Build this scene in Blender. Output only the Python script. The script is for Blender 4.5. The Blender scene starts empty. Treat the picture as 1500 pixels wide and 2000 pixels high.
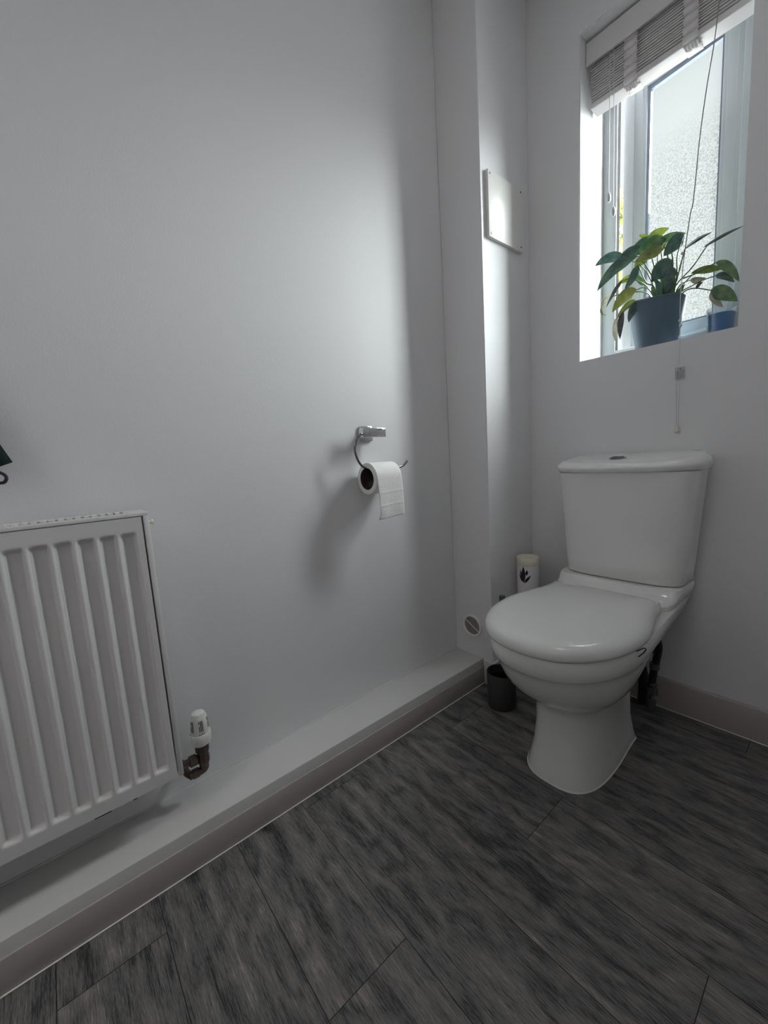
import bpy, bmesh, math, random
from mathutils import Vector, Matrix
random.seed(7)
PI = math.pi
scene = bpy.context.scene
COL = scene.collection

# ------------------------------------------------------------------ camera
CAM = Vector((1.0306, -1.4733, 0.87))
CR = Vector((0.63972339, 0.76618141, -0.06099207))
CU = Vector((-0.06127595, 0.12994184, 0.98962638))
CF = Vector((-0.76615876, 0.6293498, -0.13007533))
FPX = 785.02
cam_d = bpy.data.cameras.new('camera')
cam = bpy.data.objects.new('camera', cam_d)
COL.objects.link(cam)
M = Matrix((CR, CU, -CF)).transposed().to_4x4()
M.translation = CAM
cam.matrix_world = M
cam_d.sensor_fit = 'VERTICAL'
cam_d.sensor_height = 24.0
cam_d.lens = FPX * 24.0 / 2000.0
cam_d.clip_start = 0.02
scene.camera = cam

# ------------------------------------------------------------------ world: hazy sky, with an out-of-view glow added towards +X to light the left wall
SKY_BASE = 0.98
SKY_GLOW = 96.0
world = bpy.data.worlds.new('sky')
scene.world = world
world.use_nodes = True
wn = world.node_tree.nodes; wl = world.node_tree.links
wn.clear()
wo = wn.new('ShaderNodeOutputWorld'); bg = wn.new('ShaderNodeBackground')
tc = wn.new('ShaderNodeTexCoord'); sp = wn.new('ShaderNodeSeparateXYZ')
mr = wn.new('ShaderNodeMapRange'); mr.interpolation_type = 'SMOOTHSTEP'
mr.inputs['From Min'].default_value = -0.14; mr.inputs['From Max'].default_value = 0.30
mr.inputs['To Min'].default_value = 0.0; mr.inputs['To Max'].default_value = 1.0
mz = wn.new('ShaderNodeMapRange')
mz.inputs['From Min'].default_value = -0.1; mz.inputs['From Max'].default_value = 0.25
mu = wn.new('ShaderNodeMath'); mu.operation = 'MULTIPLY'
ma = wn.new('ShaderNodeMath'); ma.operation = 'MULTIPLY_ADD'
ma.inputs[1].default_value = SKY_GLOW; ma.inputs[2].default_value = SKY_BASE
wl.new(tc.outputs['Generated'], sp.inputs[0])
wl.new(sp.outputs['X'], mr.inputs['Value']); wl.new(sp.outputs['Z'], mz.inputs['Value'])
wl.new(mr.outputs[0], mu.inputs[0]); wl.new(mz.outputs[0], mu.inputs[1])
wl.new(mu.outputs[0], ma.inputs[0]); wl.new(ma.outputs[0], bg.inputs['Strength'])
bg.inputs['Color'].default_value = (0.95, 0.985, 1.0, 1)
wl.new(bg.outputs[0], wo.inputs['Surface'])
world.cycles.sampling_method = 'MANUAL'
world.cycles.sample_map_resolution = 512

# daylight portal in the window opening (guides sampling only)
pl_ = bpy.data.lights.new('window_portal', 'AREA')
pl_.shape = 'RECTANGLE'; pl_.size = 0.38; pl_.size_y = 0.95
pl_.cycles.is_portal = True
po = bpy.data.objects.new('window_portal', pl_)
po.location = (0.575, 0.30, 1.65)
po.rotation_euler = (-PI / 2, 0, 0)     # faces -Y
COL.objects.link(po)

# unseen fill light added beyond the open doorway behind the camera
hl = bpy.data.lights.new('hall_fill_light', 'AREA')
hl.shape = 'DISK'; hl.size = 0.34
hl.energy = 8.6
hl.color = (1.0, 0.97, 0.94)
ho = bpy.data.objects.new('hall_fill_light', hl)
ho.location = (0.72, -2.46, 2.40)
COL.objects.link(ho)
# dim fill light added under the ceiling, out of view, to lift dark areas
rl = bpy.data.lights.new('room_fill_light', 'AREA')
rl.shape = 'DISK'; rl.size = 0.36
rl.energy = 1.5
ro = bpy.data.objects.new('room_fill_light', rl)
ro.location = (0.85, -0.80, 2.40)
COL.objects.link(ro)

scene.view_settings.view_transform = 'Standard'
scene.view_settings.look = 'None'
scene.view_settings.gamma = 1.0
scene.view_settings.use_curve_mapping = False
scene.view_settings.exposure = 0.0
scene.cycles.max_bounces = 14
scene.cycles.diffuse_bounces = 8
scene.cycles.glossy_bounces = 6
scene.cycles.transmission_bounces = 10
scene.cycles.transparent_max_bounces = 12
scene.cycles.caustics_reflective = False
scene.cycles.caustics_refractive = False
scene.cycles.sample_clamp_indirect = 4.0
scene.cycles.use_denoising = True

def at(u, v, y):
    """3D point on the plane Y=y seen at photo pixel (u, v)"""
    d = CF + CR * ((u - 750) / FPX) - CU * ((v - 1000) / FPX)
    return CAM + d * ((y - CAM.y) / d.y)

# ------------------------------------------------------------------ materials
def mat(name, color, rough=0.5, metal=0.0, spec=0.5, coat=0.0, bump=None, emit=None, alpha=None, trans=0.0, sss=0.0):
    m = bpy.data.materials.new(name); m.use_nodes = True
    n = m.node_tree.nodes; l = m.node_tree.links
    b = n['Principled BSDF']
    b.inputs['Base Color'].default_value = (*color, 1)
    b.inputs['Roughness'].default_value = rough
    b.inputs['Metallic'].default_value = metal
    b.inputs['Specular IOR Level'].default_value = spec
    b.inputs['Coat Weight'].default_value = coat
    b.inputs['Coat Roughness'].default_value = 0.05
    b.inputs['Transmission Weight'].default_value = trans
    if bump:
        scale, strength, dist = bump
        t = n.new('ShaderNodeTexCoord')
        x = n.new('ShaderNodeTexNoise'); x.inputs['Scale'].default_value = scale; x.inputs['Detail'].default_value = 4
        bp = n.new('ShaderNodeBump'); bp.inputs['Strength'].default_value = strength; bp.inputs['Distance'].default_value = dist
        l.new(t.outputs['Object'], x.inputs['Vector'])
        l.new(x.outputs['Fac'], bp.inputs['Height']); l.new(bp.outputs[0], b.inputs['Normal'])
    return m

M_WALL = mat('wall_paint', (0.77, 0.765, 0.775), 0.62, bump=(220, 0.12, 0.002), spec=0.3)
M_CEIL = mat('ceiling_paint', (0.8, 0.8, 0.79), 0.8)
M_GLOSS = mat('satin_white_trim', (0.62, 0.61, 0.60), 0.38, bump=(60, 0.05, 0.002))
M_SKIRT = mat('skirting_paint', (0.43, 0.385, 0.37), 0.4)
M_SEAL = mat('sealant', (0.8, 0.77, 0.74), 0.5)
M_CERAMIC = mat('white_ceramic', (0.80, 0.80, 0.785), 0.12, coat=0.6)
M_SEAT = mat('seat_plastic', (0.80, 0.80, 0.785), 0.16, coat=0.4)
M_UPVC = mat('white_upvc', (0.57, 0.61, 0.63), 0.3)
M_GASKET = mat('blue_grey_gasket', (0.16, 0.19, 0.25), 0.5)
M_SEALDARK = mat('black_rubber', (0.015, 0.015, 0.017), 0.7)
M_RAD = mat('radiator_enamel', (0.72, 0.705, 0.70), 0.3)
M_DARK = mat('dark_gap', (0.02, 0.018, 0.016), 0.8)
M_CHROME = mat('chrome', (0.75, 0.76, 0.77), 0.08, metal=1.0)
M_STEEL = mat('dark_steel', (0.22, 0.22, 0.23), 0.22, metal=1.0)
M_PAPER = mat('tissue_paper', (0.93, 0.92, 0.91), 0.9, bump=(500, 0.5, 0.003), spec=0.1)
M_CARD = mat('cardboard_tube', (0.06, 0.04, 0.035), 0.9)
M_PLASTIC = mat('white_plastic', (0.78, 0.77, 0.74), 0.35)
M_CREAM = mat('cream_plastic', (0.74, 0.72, 0.60), 0.4)
M_CANISTER = mat('canister_white', (0.80, 0.77, 0.79), 0.35)
M_BLACK = mat('black_print', (0.012, 0.01, 0.012), 0.4)
M_CHAR = mat('charcoal_plastic', (0.035, 0.036, 0.038), 0.45)
M_BLKIN = mat('black_inside', (0.008, 0.008, 0.009), 0.6)
M_HANDLE = mat('grey_green_cap', (0.07, 0.08, 0.075), 0.35)
M_BRASS = mat('dull_brown_brass', (0.13, 0.095, 0.08), 0.42, metal=0.6, bump=(150, 0.3, 0.001))
M_VENT = mat('vent_mesh_brown', (0.50, 0.43, 0.42), 0.7)
M_VENTRIM = mat('vent_rim', (0.88, 0.85, 0.83), 0.4)
M_BLIND = mat('painted_slats', (0.70, 0.68, 0.68), 0.45)
M_TAPE = mat('cotton_tape', (0.70, 0.67, 0.67), 0.9, bump=(900, 0.4, 0.001))
M_CORD = mat('braided_cord', (0.62, 0.62, 0.62), 0.8)
M_CORD2 = mat('grey_cord', (0.25, 0.24, 0.24), 0.8)
M_CLEAR = mat('clear_plastic', (0.72, 0.72, 0.71), 0.15)
def clear_mix():
    n = M_CLEAR.node_tree.nodes; l = M_CLEAR.node_tree.links
    tr = n.new('ShaderNodeBsdfTransparent'); tr.inputs['Color'].default_value = (.93, .93, .93, 1)
    mx = n.new('ShaderNodeMixShader'); mx.inputs[0].default_value = .82
    l.new(n['Principled BSDF'].outputs[0], mx.inputs[1]); l.new(tr.outputs[0], mx.inputs[2]); l.new(mx.outputs[0], n['Material Output'].inputs['Surface'])
clear_mix()
M_POT = mat('slate_blue_pot', (0.085, 0.14, 0.19), 0.5)  # base colour lightened and blued to paint in haze near the window
M_SOIL = mat('soil', (0.05, 0.035, 0.025), 0.95, bump=(200, 1, 0.004))
M_CLOTH = mat('dark_green_cloth', (0.006, 0.022, 0.020), 0.95, bump=(700, 0.5, 0.001))
M_TAG = mat('dark_plum_tape', (0.05, 0.035, 0.055), 0.7)
M_WAX = mat('blue_wax', (0.26, 0.48, 0.76), 0.5)
def wax_mix():
    n = M_WAX.node_tree.nodes; l = M_WAX.node_tree.links
    tr = n.new('ShaderNodeBsdfTranslucent'); tr.inputs['Color'].default_value = (.35, .60, .90, 1)
    mx = n.new('ShaderNodeMixShader'); mx.inputs[0].default_value = .4
    l.new(n['Principled BSDF'].outputs[0], mx.inputs[1]); l.new(tr.outputs[0], mx.inputs[2]); l.new(mx.outputs[0], n['Material Output'].inputs['Surface'])
wax_mix()
M_BRAID = mat('black_braid', (0.02, 0.02, 0.021), 0.3, metal=0.3, bump=(260, 1.0, 0.003))
M_GREYPIPE = mat('grey_fitting', (0.12, 0.12, 0.12), 0.3)
M_BARK = mat('bark', (0.12, 0.09, 0.06), 0.9, bump=(30, 0.8, 0.02))
M_GROUND = mat('garden_paving', (0.26, 0.255, 0.25), 0.95, bump=(8, 0.6, 0.05))
M_DOOR = mat('door_paint', (0.75, 0.75, 0.74), 0.4)

def leaf_mat(name, c1, c2, scale=60, transl=0.35):
    m = bpy.data.materials.new(name); m.use_nodes = True
    n = m.node_tree.nodes; l = m.node_tree.links
    b = n['Principled BSDF']; out = n['Material Output']
    t = n.new('ShaderNodeTexCoord'); x = n.new('ShaderNodeTexNoise'); x.inputs['Scale'].default_value = scale
    x.inputs['Detail'].default_value = 3
    r = n.new('ShaderNodeValToRGB')
    r.color_ramp.elements[0].position = 0.38; r.color_ramp.elements[0].color = (*c1, 1)
    r.color_ramp.elements[1].position = 0.66; r.color_ramp.elements[1].color = (*c2, 1)
    l.new(t.outputs['Object'], x.inputs['Vector']); l.new(x.outputs['Fac'], r.inputs['Fac'])
    l.new(r.outputs[0], b.inputs['Base Color'])
    b.inputs['Roughness'].default_value = 0.35
    tr = n.new('ShaderNodeBsdfTranslucent'); l.new(r.outputs[0], tr.inputs['Color'])
    mx = n.new('ShaderNodeMixShader'); mx.inputs[0].default_value = transl
    l.new(b.outputs[0], mx.inputs[1]); l.new(tr.outputs[0], mx.inputs[2]); l.new(mx.outputs[0], out.inputs['Surface'])
    return m
L_DARK = leaf_mat('leaf_dark_green', (0.10, 0.17, 0.16), (0.19, 0.27, 0.22))  # paled towards blue, with the window haze put into the colour
L_MID = leaf_mat('leaf_mid_green', (0.13, 0.23, 0.12), (0.25, 0.36, 0.19))
L_YEL = leaf_mat('leaf_yellow_green', (0.22, 0.30, 0.06), (0.38, 0.42, 0.12))
L_OLIVE = leaf_mat('leaf_olive', (0.26, 0.28, 0.12), (0.36, 0.38, 0.18))
L_PALE = leaf_mat('leaf_pale', (0.50, 0.50, 0.40), (0.68, 0.66, 0.55))
L_DRY = leaf_mat('leaf_dark_dry', (0.11, 0.12, 0.12), (0.18, 0.19, 0.18))
L_STEM = leaf_mat('stem_green', (0.07, 0.13, 0.06), (0.14, 0.22, 0.08), 80, 0.15)
L_TREE = leaf_mat('tree_leaf', (0.04, 0.045, 0.012), (0.16, 0.15, 0.04), 2.5, 0.5)

# frosted, pebbled window glass
M_FROST = bpy.data.materials.new('pebbled_frosted_glass'); M_FROST.use_nodes = True
def build_frost():
    n = M_FROST.node_tree.nodes; l = M_FROST.node_tree.links; n.clear()
    out = n.new('ShaderNodeOutputMaterial')
    tr = n.new('ShaderNodeBsdfTransparent'); tl = n.new('ShaderNodeBsdfTranslucent'); gl = n.new('ShaderNodeBsdfGlossy')
    gl.inputs['Roughness'].default_value = 0.25
    tl.inputs['Color'].default_value = (0.86, 0.95, 0.92, 1)
    t = n.new('ShaderNodeTexCoord')
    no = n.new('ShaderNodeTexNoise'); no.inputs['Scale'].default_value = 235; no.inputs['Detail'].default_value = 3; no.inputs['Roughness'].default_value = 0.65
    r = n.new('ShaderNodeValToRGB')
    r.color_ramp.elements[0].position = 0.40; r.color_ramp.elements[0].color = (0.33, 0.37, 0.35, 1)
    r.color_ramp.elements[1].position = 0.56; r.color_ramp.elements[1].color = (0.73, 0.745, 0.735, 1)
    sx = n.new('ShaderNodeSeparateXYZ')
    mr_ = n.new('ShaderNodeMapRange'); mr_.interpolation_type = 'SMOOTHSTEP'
    mr_.inputs['From Min'].default_value = 0.50; mr_.inputs['From Max'].default_value = 0.74     # speckle colour faded at the top to paint in even bright sky behind
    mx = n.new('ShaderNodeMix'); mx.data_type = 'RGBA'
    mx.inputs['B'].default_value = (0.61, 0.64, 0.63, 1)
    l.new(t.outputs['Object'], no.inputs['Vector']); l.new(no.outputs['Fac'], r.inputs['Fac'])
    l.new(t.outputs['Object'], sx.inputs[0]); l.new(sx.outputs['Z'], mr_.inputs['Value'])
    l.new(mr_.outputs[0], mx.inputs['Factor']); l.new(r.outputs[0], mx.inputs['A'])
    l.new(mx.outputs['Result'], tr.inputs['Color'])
    m1 = n.new('ShaderNodeMixShader'); m1.inputs[0].default_value = 0.012
    l.new(tr.outputs[0], m1.inputs[1]); l.new(tl.outputs[0], m1.inputs[2])
    m2 = n.new('ShaderNodeMixShader'); m2.inputs[0].default_value = 0.04
    l.new(m1.outputs[0], m2.inputs[1]); l.new(gl.outputs[0], m2.inputs[2])
    l.new(m2.outputs[0], out.inputs['Surface'])
build_frost()

# thin clear glass (candle tumbler)
M_TUMBLER = bpy.data.materials.new('tumbler_glass'); M_TUMBLER.use_nodes = True
def build_tumbler():
    n = M_TUMBLER.node_tree.nodes; l = M_TUMBLER.node_tree.links; n.clear()
    out = n.new('ShaderNodeOutputMaterial'); tr = n.new('ShaderNodeBsdfTransparent'); gl = n.new('ShaderNodeBsdfGlossy')
    gl.inputs['Roughness'].default_value = 0.05
    tr.inputs['Color'].default_value = (0.95, 0.96, 0.965, 1)
    lw = n.new('ShaderNodeLayerWeight'); lw.inputs['Blend'].default_value = 0.35
    m1 = n.new('ShaderNodeMixShader')
    l.new(lw.outputs['Facing'], m1.inputs[0]); l.new(tr.outputs[0], m1.inputs[1]); l.new(gl.outputs[0], m1.inputs[2])
    l.new(m1.outputs[0], out.inputs['Surface'])
build_tumbler()

# grey wood-effect vinyl planks
M_FLOOR = bpy.data.materials.new('grey_wood_planks'); M_FLOOR.use_nodes = True
def build_floor_mat():
    n = M_FLOOR.node_tree.nodes; l = M_FLOOR.node_tree.links
    b = n['Principled BSDF']
    uv = n.new('ShaderNodeUVMap'); uv.uv_map = 'UVMap'
    at_ = n.new('ShaderNodeAttribute'); at_.attribute_name = 'plank'      # random number per plank
    # warp coordinates for knots
    mp = n.new('ShaderNodeMapping'); mp.inputs['Scale'].default_value = (4.2, 10.0, 1)
    warp = n.new('ShaderNodeTexNoise'); warp.inputs['Scale'].default_value = 1.0; warp.inputs['Detail'].default_value = 2
    l.new(uv.outputs[0], mp.inputs['Vector']); l.new(mp.outputs[0], warp.inputs['Vector'])
    # cathedral / knot rings from contour lines of the warp noise
    m1 = n.new('ShaderNodeMath'); m1.operation = 'MULTIPLY'; m1.inputs[1].default_value = 40.0
    l.new(warp.outputs['Fac'], m1.inputs[0])
    sn = n.new('ShaderNodeMath'); sn.operation = 'SINE'
    fb = n.new('ShaderNodeTexNoise'); fb.inputs['Scale'].default_value = 1.0; fb.inputs['Detail'].default_value = 6; fb.inputs['Roughness'].default_value = 0.7
    mp2 = n.new('ShaderNodeMapping'); mp2.inputs['Scale'].default_value = (20.0, 420.0, 1)
    l.new(uv.outputs[0], mp2.inputs['Vector']); l.new(mp2.outputs[0], fb.inputs['Vector'])
    ad = n.new('ShaderNodeMath'); ad.operation = 'MULTIPLY_ADD'; ad.inputs[1].default_value = 3.0
    l.new(fb.outputs['Fac'], ad.inputs[0]); l.new(m1.outputs[0], ad.inputs[2]); l.new(ad.outputs[0], sn.inputs[0])
    # broad streaks
    br = n.new('ShaderNodeTexNoise'); br.inputs['Scale'].default_value = 1.0; br.inputs['Detail'].default_value = 5; br.inputs['Roughness'].default_value = 0.6
    mp3 = n.new('ShaderNodeMapping'); mp3.inputs['Scale'].default_value = (1.7, 24.0, 1)
    l.new(uv.outputs[0], mp3.inputs['Vector']); l.new(mp3.outputs[0], br.inputs['Vector'])
    # combine: 0.5*broad + .28*fine + .10*rings + .18*plank
    def mul(a, k):
        q = n.new('ShaderNodeMath'); q.operation = 'MULTIPLY'; q.inputs[1].default_value = k; l.new(a, q.inputs[0]); return q.outputs[0]
    def add(a, c):
        q = n.new('ShaderNodeMath'); q.operation = 'ADD'; l.new(a, q.inputs[0]); l.new(c, q.inputs[1]); return q.outputs[0]
    s = add(mul(br.outputs['Fac'], 0.62), mul(fb.outputs['Fac'], 0.80))
    ff = n.new('ShaderNodeTexNoise'); ff.inputs['Scale'].default_value = 1.0; ff.inputs['Detail'].default_value = 2
    mp4 = n.new('ShaderNodeMapping'); mp4.inputs['Scale'].default_value = (75.0, 1100.0, 1)
    l.new(uv.outputs[0], mp4.inputs['Vector']); l.new(mp4.outputs[0], ff.inputs['Vector'])
    s = add(s, mul(ff.outputs['Fac'], 0.42))
    s = add(s, mul(sn.outputs[0], 0.052))
    s = add(s, mul(at_.outputs['Fac'], 0.13))
    off = n.new('ShaderNodeMath'); off.operation = 'SUBTRACT'; off.inputs[1].default_value = 0.435; l.new(s, off.inputs[0])
    r = n.new('ShaderNodeValToRGB')
    cr = r.color_ramp
    cr.elements[0].position = 0.34; cr.elements[0].color = (0.030, 0.031, 0.033, 1)
    cr.elements[1].position = 0.80; cr.elements[1].color = (0.52, 0.49, 0.46, 1)
    e = cr.elements.new(0.42); e.color = (0.100, 0.099, 0.100, 1)
    e = cr.elements.new(0.56); e.color = (0.175, 0.165, 0.158, 1)
    e = cr.elements.new(0.68); e.color = (0.27, 0.245, 0.225, 1)
    l.new(off.outputs[0], r.inputs['Fac'])
    l.new(r.outputs[0], b.inputs['Base Color'])
    b.inputs['Roughness'].default_value = 0.55
    b.inputs['Specular IOR Level'].default_value = 0.35
    bp = n.new('ShaderNodeBump'); bp.inputs['Strength'].default_value = 0.25; bp.inputs['Distance'].default_value = 0.001
    l.new(fb.outputs['Fac'], bp.inputs['Height']); l.new(bp.outputs[0], b.inputs['Normal'])
build_floor_mat()

# ------------------------------------------------------------------ mesh helpers
def finish(bm, name, material, parent=None, smooth=35, loc=None):
    bmesh.ops.remove_doubles(bm, verts=bm.verts, dist=1e-6)
    bmesh.ops.recalc_face_normals(bm, faces=bm.faces)
    if smooth:
        for f in bm.faces: f.smooth = True
        a = math.radians(smooth)
        for e in bm.edges:
            if len(e.link_faces) == 2 and e.calc_face_angle(0) > a: e.smooth = False
    me = bpy.data.meshes.new(name); bm.to_mesh(me); bm.free()
    mats = material if isinstance(material, (list, tuple)) else [material]
    for m in mats: me.materials.append(m)
    o = bpy.data.objects.new(name, me); COL.objects.link(o)
    if parent is not None:
        o.parent = parent
        o.location = -parent.location if parent.parent is None else (0, 0, 0)
    if loc is not None: o.location = loc
    return o

def root(name, label, cat, loc, group=None):
    o = bpy.data.objects.new(name, None); COL.objects.link(o)
    o.empty_display_size = 0.05
    o.location = loc; o['label'] = label; o['category'] = cat
    if group: o['group'] = group
    return o

def tag(o, label, cat, group=None):
    o['label'] = label; o['category'] = cat
    if group: o['group'] = group
    return o

def struct(o, label=None):
    o['kind'] = 'structure'
    if label: o['label'] = label
    return o

def new(): return bmesh.new()

def box(bm, x0, x1, y0, y1, z0, z1, bevel=0.0, seg=2):
    r = bmesh.ops.create_cube(bm, size=1.0)
    vs = r['verts']
    for v in vs:
        v.co = Vector((x0 if v.co.x < 0 else x1, y0 if v.co.y < 0 else y1, z0 if v.co.z < 0 else z1))
    if bevel > 0:
        es = set(e for v in vs for e in v.link_edges)
        bmesh.ops.bevel(bm, geom=list(es), offset=bevel, segments=seg, affect='EDGES', profile=0.5)
    return vs

def rot_verts(bm, start, M_, center):
    bm.verts.ensure_lookup_table()
    for v in list(bm.verts)[start:]:
        v.co = M_ @ (v.co - center) + center

def loft(bm, rings, cap0=True, cap1=True):
    rv = [[bm.verts.new(p) for p in r] for r in rings]
    n = len(rings[0])
    for a, b in zip(rv[:-1], rv[1:]):
        for i in range(n):
            j = (i + 1) % n
            try: bm.faces.new((a[i], a[j], b[j], b[i]))
            except ValueError: pass
    if cap0: bm.faces.new(rv[0])
    if cap1: bm.faces.new(list(reversed(rv[-1])))
    return rv

def lathe(bm, prof, c, axis='Z', seg=40, sx=1.0, cap0=True, cap1=True):
    rings = []
    for r, h in prof:
        ring = []
        for i in range(seg):
            t = 2 * PI * i / seg
            a, b = r * math.cos(t), r * math.sin(t)
            if axis == 'Z': p = (c[0] + a * sx, c[1] + b, c[2] + h)
            elif axis == 'Y': p = (c[0] + a, c[1] + h, c[2] + b)
            else: p = (c[0] + h, c[1] + a, c[2] + b)
            ring.append(Vector(p))
        rings.append(ring)
    return loft(bm, rings, cap0, cap1)

def catmull(pts, n=8):
    pts = [Vector(p) for p in pts]
    if len(pts) < 3: return pts
    P = [2 * pts[0] - pts[1]] + pts + [2 * pts[-1] - pts[-2]]
    out = []
    for i in range(1, len(P) - 2):
        for k in range(n):
            t = k / n
            a, b, c, d = P[i - 1], P[i], P[i + 1], P[i + 2]
            out.append(0.5 * ((2 * b) + (c - a) * t + (2 * a - 5 * b + 4 * c - d) * t * t + (3 * b - 3 * c + d - a) * t ** 3))
    out.append(pts[-1])
    return out

def tube(bm, pts, r, seg=8, smooth=True, n=8):
    P = catmull(pts, n) if smooth else [Vector(p) for p in pts]
    m = len(P)
    up = Vector((0.13, 0.21, 0.97))
    rings = []; prev = None
    for i, p in enumerate(P):
        t = (P[min(i + 1, m - 1)] - P[max(i - 1, 0)]).normalized()
        if prev is None:
            a = t.cross(up)
            if a.length < 0.1: a = t.cross(Vector((1, 0, 0)))
            a.normalize()
        else:
            a = (prev - t * prev.dot(t)).normalized()
        prev = a; b = t.cross(a)
        rr = r(i / (m - 1)) if callable(r) else r
        rings.append([p + (a * math.cos(2 * PI * k / seg) + b * math.sin(2 * PI * k / seg)) * rr for k in range(seg)])
    loft(bm, rings)

# ================================================================== SETTING
RX, RY0, RZ = 1.32, -2.2, 2.42            # room extents
BX, BY = 0.1747, -0.2879                  # corner boxing
WX0, WX1, WZ0, WZ1 = 0.3601, 0.7804, 1.1659, 2.1609
WT = 0.206                                 # outer wall thickness

# floor: planks run along X, 165 mm wide
def floor():
    bm = new()
    uvl = bm.loops.layers.uv.new('UVMap')
    fl = bm.faces.layers.float.new('plank') if hasattr(bm.faces.layers, 'float') else None
    W = 0.1655
    known = {0: 0.54, 1: 0.165, 2: 0.913, 3: 0.587, 4: 0.22}
    vals = []
    g = 0.0007
    y_base = -1.246
    k = -6
    while True:
        y0 = y_base + k * W; y1 = y0 + W
        if y0 > 0.0: break
        L = 1.22
        j = known.get(k, (k * 0.437) % 1.1)
        s = j - 2 * L
        i = 0
        while s < RX + .2:
            xa, xb = max(s, -0.05), min(s + L, RX + .02)
            if xb > xa and y1 > RY0 - .5 and y0 < 0.05:
                vs = [bm.verts.new((x, y, 0)) for x, y in ((xa + g, y0 + g), (xb - g, y0 + g), (xb - g, min(y1, .0) - g), (xa + g, min(y1, .0) - g))]
                f = bm.faces.new(vs); f.material_index = 0
                rnd = random.random(); vals.append(rnd)
                ou, ov = rnd * 37 + k * 5.3, rnd * 91 + i * 7.7
                for lp in f.loops: lp[uvl].uv = (lp.vert.co.x + ou, lp.vert.co.y + ov)
            s += L; i += 1
        k += 1
    npl = len(vals)
    vs = [bm.verts.new(p) for p in ((-.05, RY0 - .5, -0.0012), (RX + .02, RY0 - .5, -0.0012), (RX + .02, 0, -0.0012), (-.05, 0, -0.0012))]
    f = bm.faces.new(vs); f.material_index = 1
    vs2 = box(bm, -.05, RX + .02, RY0 - .5, 0, -.06, -.002)
    for f in {f for v in vs2 for f in v.link_faces}: f.material_index = 1
    me = bpy.data.meshes.new('floor'); bm.to_mesh(me)
    nf = len(me.polygons); bm.free()
    a = me.attributes.new('plank', 'FLOAT', 'FACE')
    for i in range(nf): a.data[i].value = vals[i] if i < npl else 0.5
    me.materials.append(M_FLOOR); me.materials.append(M_DARK)
    o = bpy.data.objects.new('floor', me); COL.objects.link(o)
    return struct(o, 'dark grey wood effect vinyl plank floor')
floor()

bm = new(); box(bm, -.1, RX + .1, RY0 - .6, WT, RZ, RZ + .1); struct(finish(bm, 'ceiling', M_CEIL))
bm = new(); box(bm, -.1, 0, RY0 - .5, WT, 0, RZ + .1); struct(finish(bm, 'wall_left', M_WALL), 'white painted wall with radiator and paper holder')
bm = new(); box(bm, RX, RX + .1, RY0 - .5, WT, 0, RZ + .1); struct(finish(bm, 'wall_right', M_WALL))

# window wall with opening (one mesh: the plastered ring around the reveal)
def window_wall():
    bm = new()
    X = [0, WX0, WX1, RX]; Z = [0, WZ0, WZ1, RZ]
    r = 0.004
    for i in range(3):
        for j in range(3):
            if i == 1 and j == 1: continue
            vs = [bm.verts.new((X[a], 0, Z[b])) for a, b in ((i, j), (i + 1, j), (i + 1, j + 1), (i, j + 1))]
            bm.faces.new(vs)
            vs = [bm.verts.new((X[a], WT, Z[b])) for a, b in ((i, j), (i + 1, j), (i + 1, j + 1), (i, j + 1))]
            bm.faces.new(vs)
    c = [(WX0, WZ0), (WX1, WZ0), (WX1, WZ1), (WX0, WZ1)]
    for k in range(4):
        a, b = c[k], c[(k + 1) % 4]
        bm.faces.new([bm.verts.new(p) for p in ((a[0], 0, a[1]), (b[0], 0, b[1]), (b[0], WT, b[1]), (a[0], WT, a[1]))])
    c = [(0, 0), (RX, 0), (RX, RZ), (0, RZ)]
    for k in range(4):
        a, b = c[k], c[(k + 1) % 4]
        bm.faces.new([bm.verts.new(p) for p in ((a[0], 0, a[1]), (b[0], 0, b[1]), (b[0], WT, b[1]), (a[0], WT, a[1]))])
    bmesh.ops.remove_doubles(bm, verts=bm.verts, dist=1e-5)
    es = [e for e in bm.edges if all(abs(v.co.y) < 1e-6 and v.co.x > .3 and v.co.x < .8 and v.co.z > 1 and v.co.z < 2.2 for v in e.verts) and len(e.link_faces) == 2 and e.calc_face_angle(0) > 1]
    bmesh.ops.bevel(bm, geom=es, offset=0.003, segments=2, affect='EDGES')
    return struct(finish(bm, 'wall_window', M_WALL, smooth=0), 'white painted wall with the window recess')
window_wall()

# rear wall with open doorway behind the camera
bm = new()
box(bm, 0, 0.33, RY0 - .1, RY0, 0, RZ); box(bm, 1.11, RX, RY0 - .1, RY0, 0, RZ); box(bm, .33, 1.11, RY0 - .1, RY0, 2.05, RZ)
struct(finish(bm, 'wall_rear', M_WALL, smooth=0))

bm = new(); box(bm, -.1, RX + .1, RY0 - .6, RY0 - .5, 0, RZ); struct(finish(bm, 'wall_hall', M_WALL), 'hallway wall beyond the open doorway')

# boxed-in pipework in the corner
bm = new()
box(bm, 0.0005, BX, BY, -0.0005, 0, RZ - .0005, 0.002, 1)
struct(finish(bm, 'wall_corner_boxing', M_WALL, smooth=0), 'white boxed-in pipe column in the corner')

# low boxed ledge along the left wall with skirting on its face
DL, HL = 0.132, 0.0949
bm = new(); box(bm, 0.0005, DL, RY0, BY - .0005, 0.0005, HL, 0.003, 2)
struct(finish(bm, 'trim_1', M_GLOSS), 'low white boxed ledge along the foot of the left wall')
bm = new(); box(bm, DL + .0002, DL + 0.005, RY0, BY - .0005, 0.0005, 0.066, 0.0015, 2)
struct(finish(bm, 'baseboard_left', M_SKIRT), 'skirting on the face of the low ledge')
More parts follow.
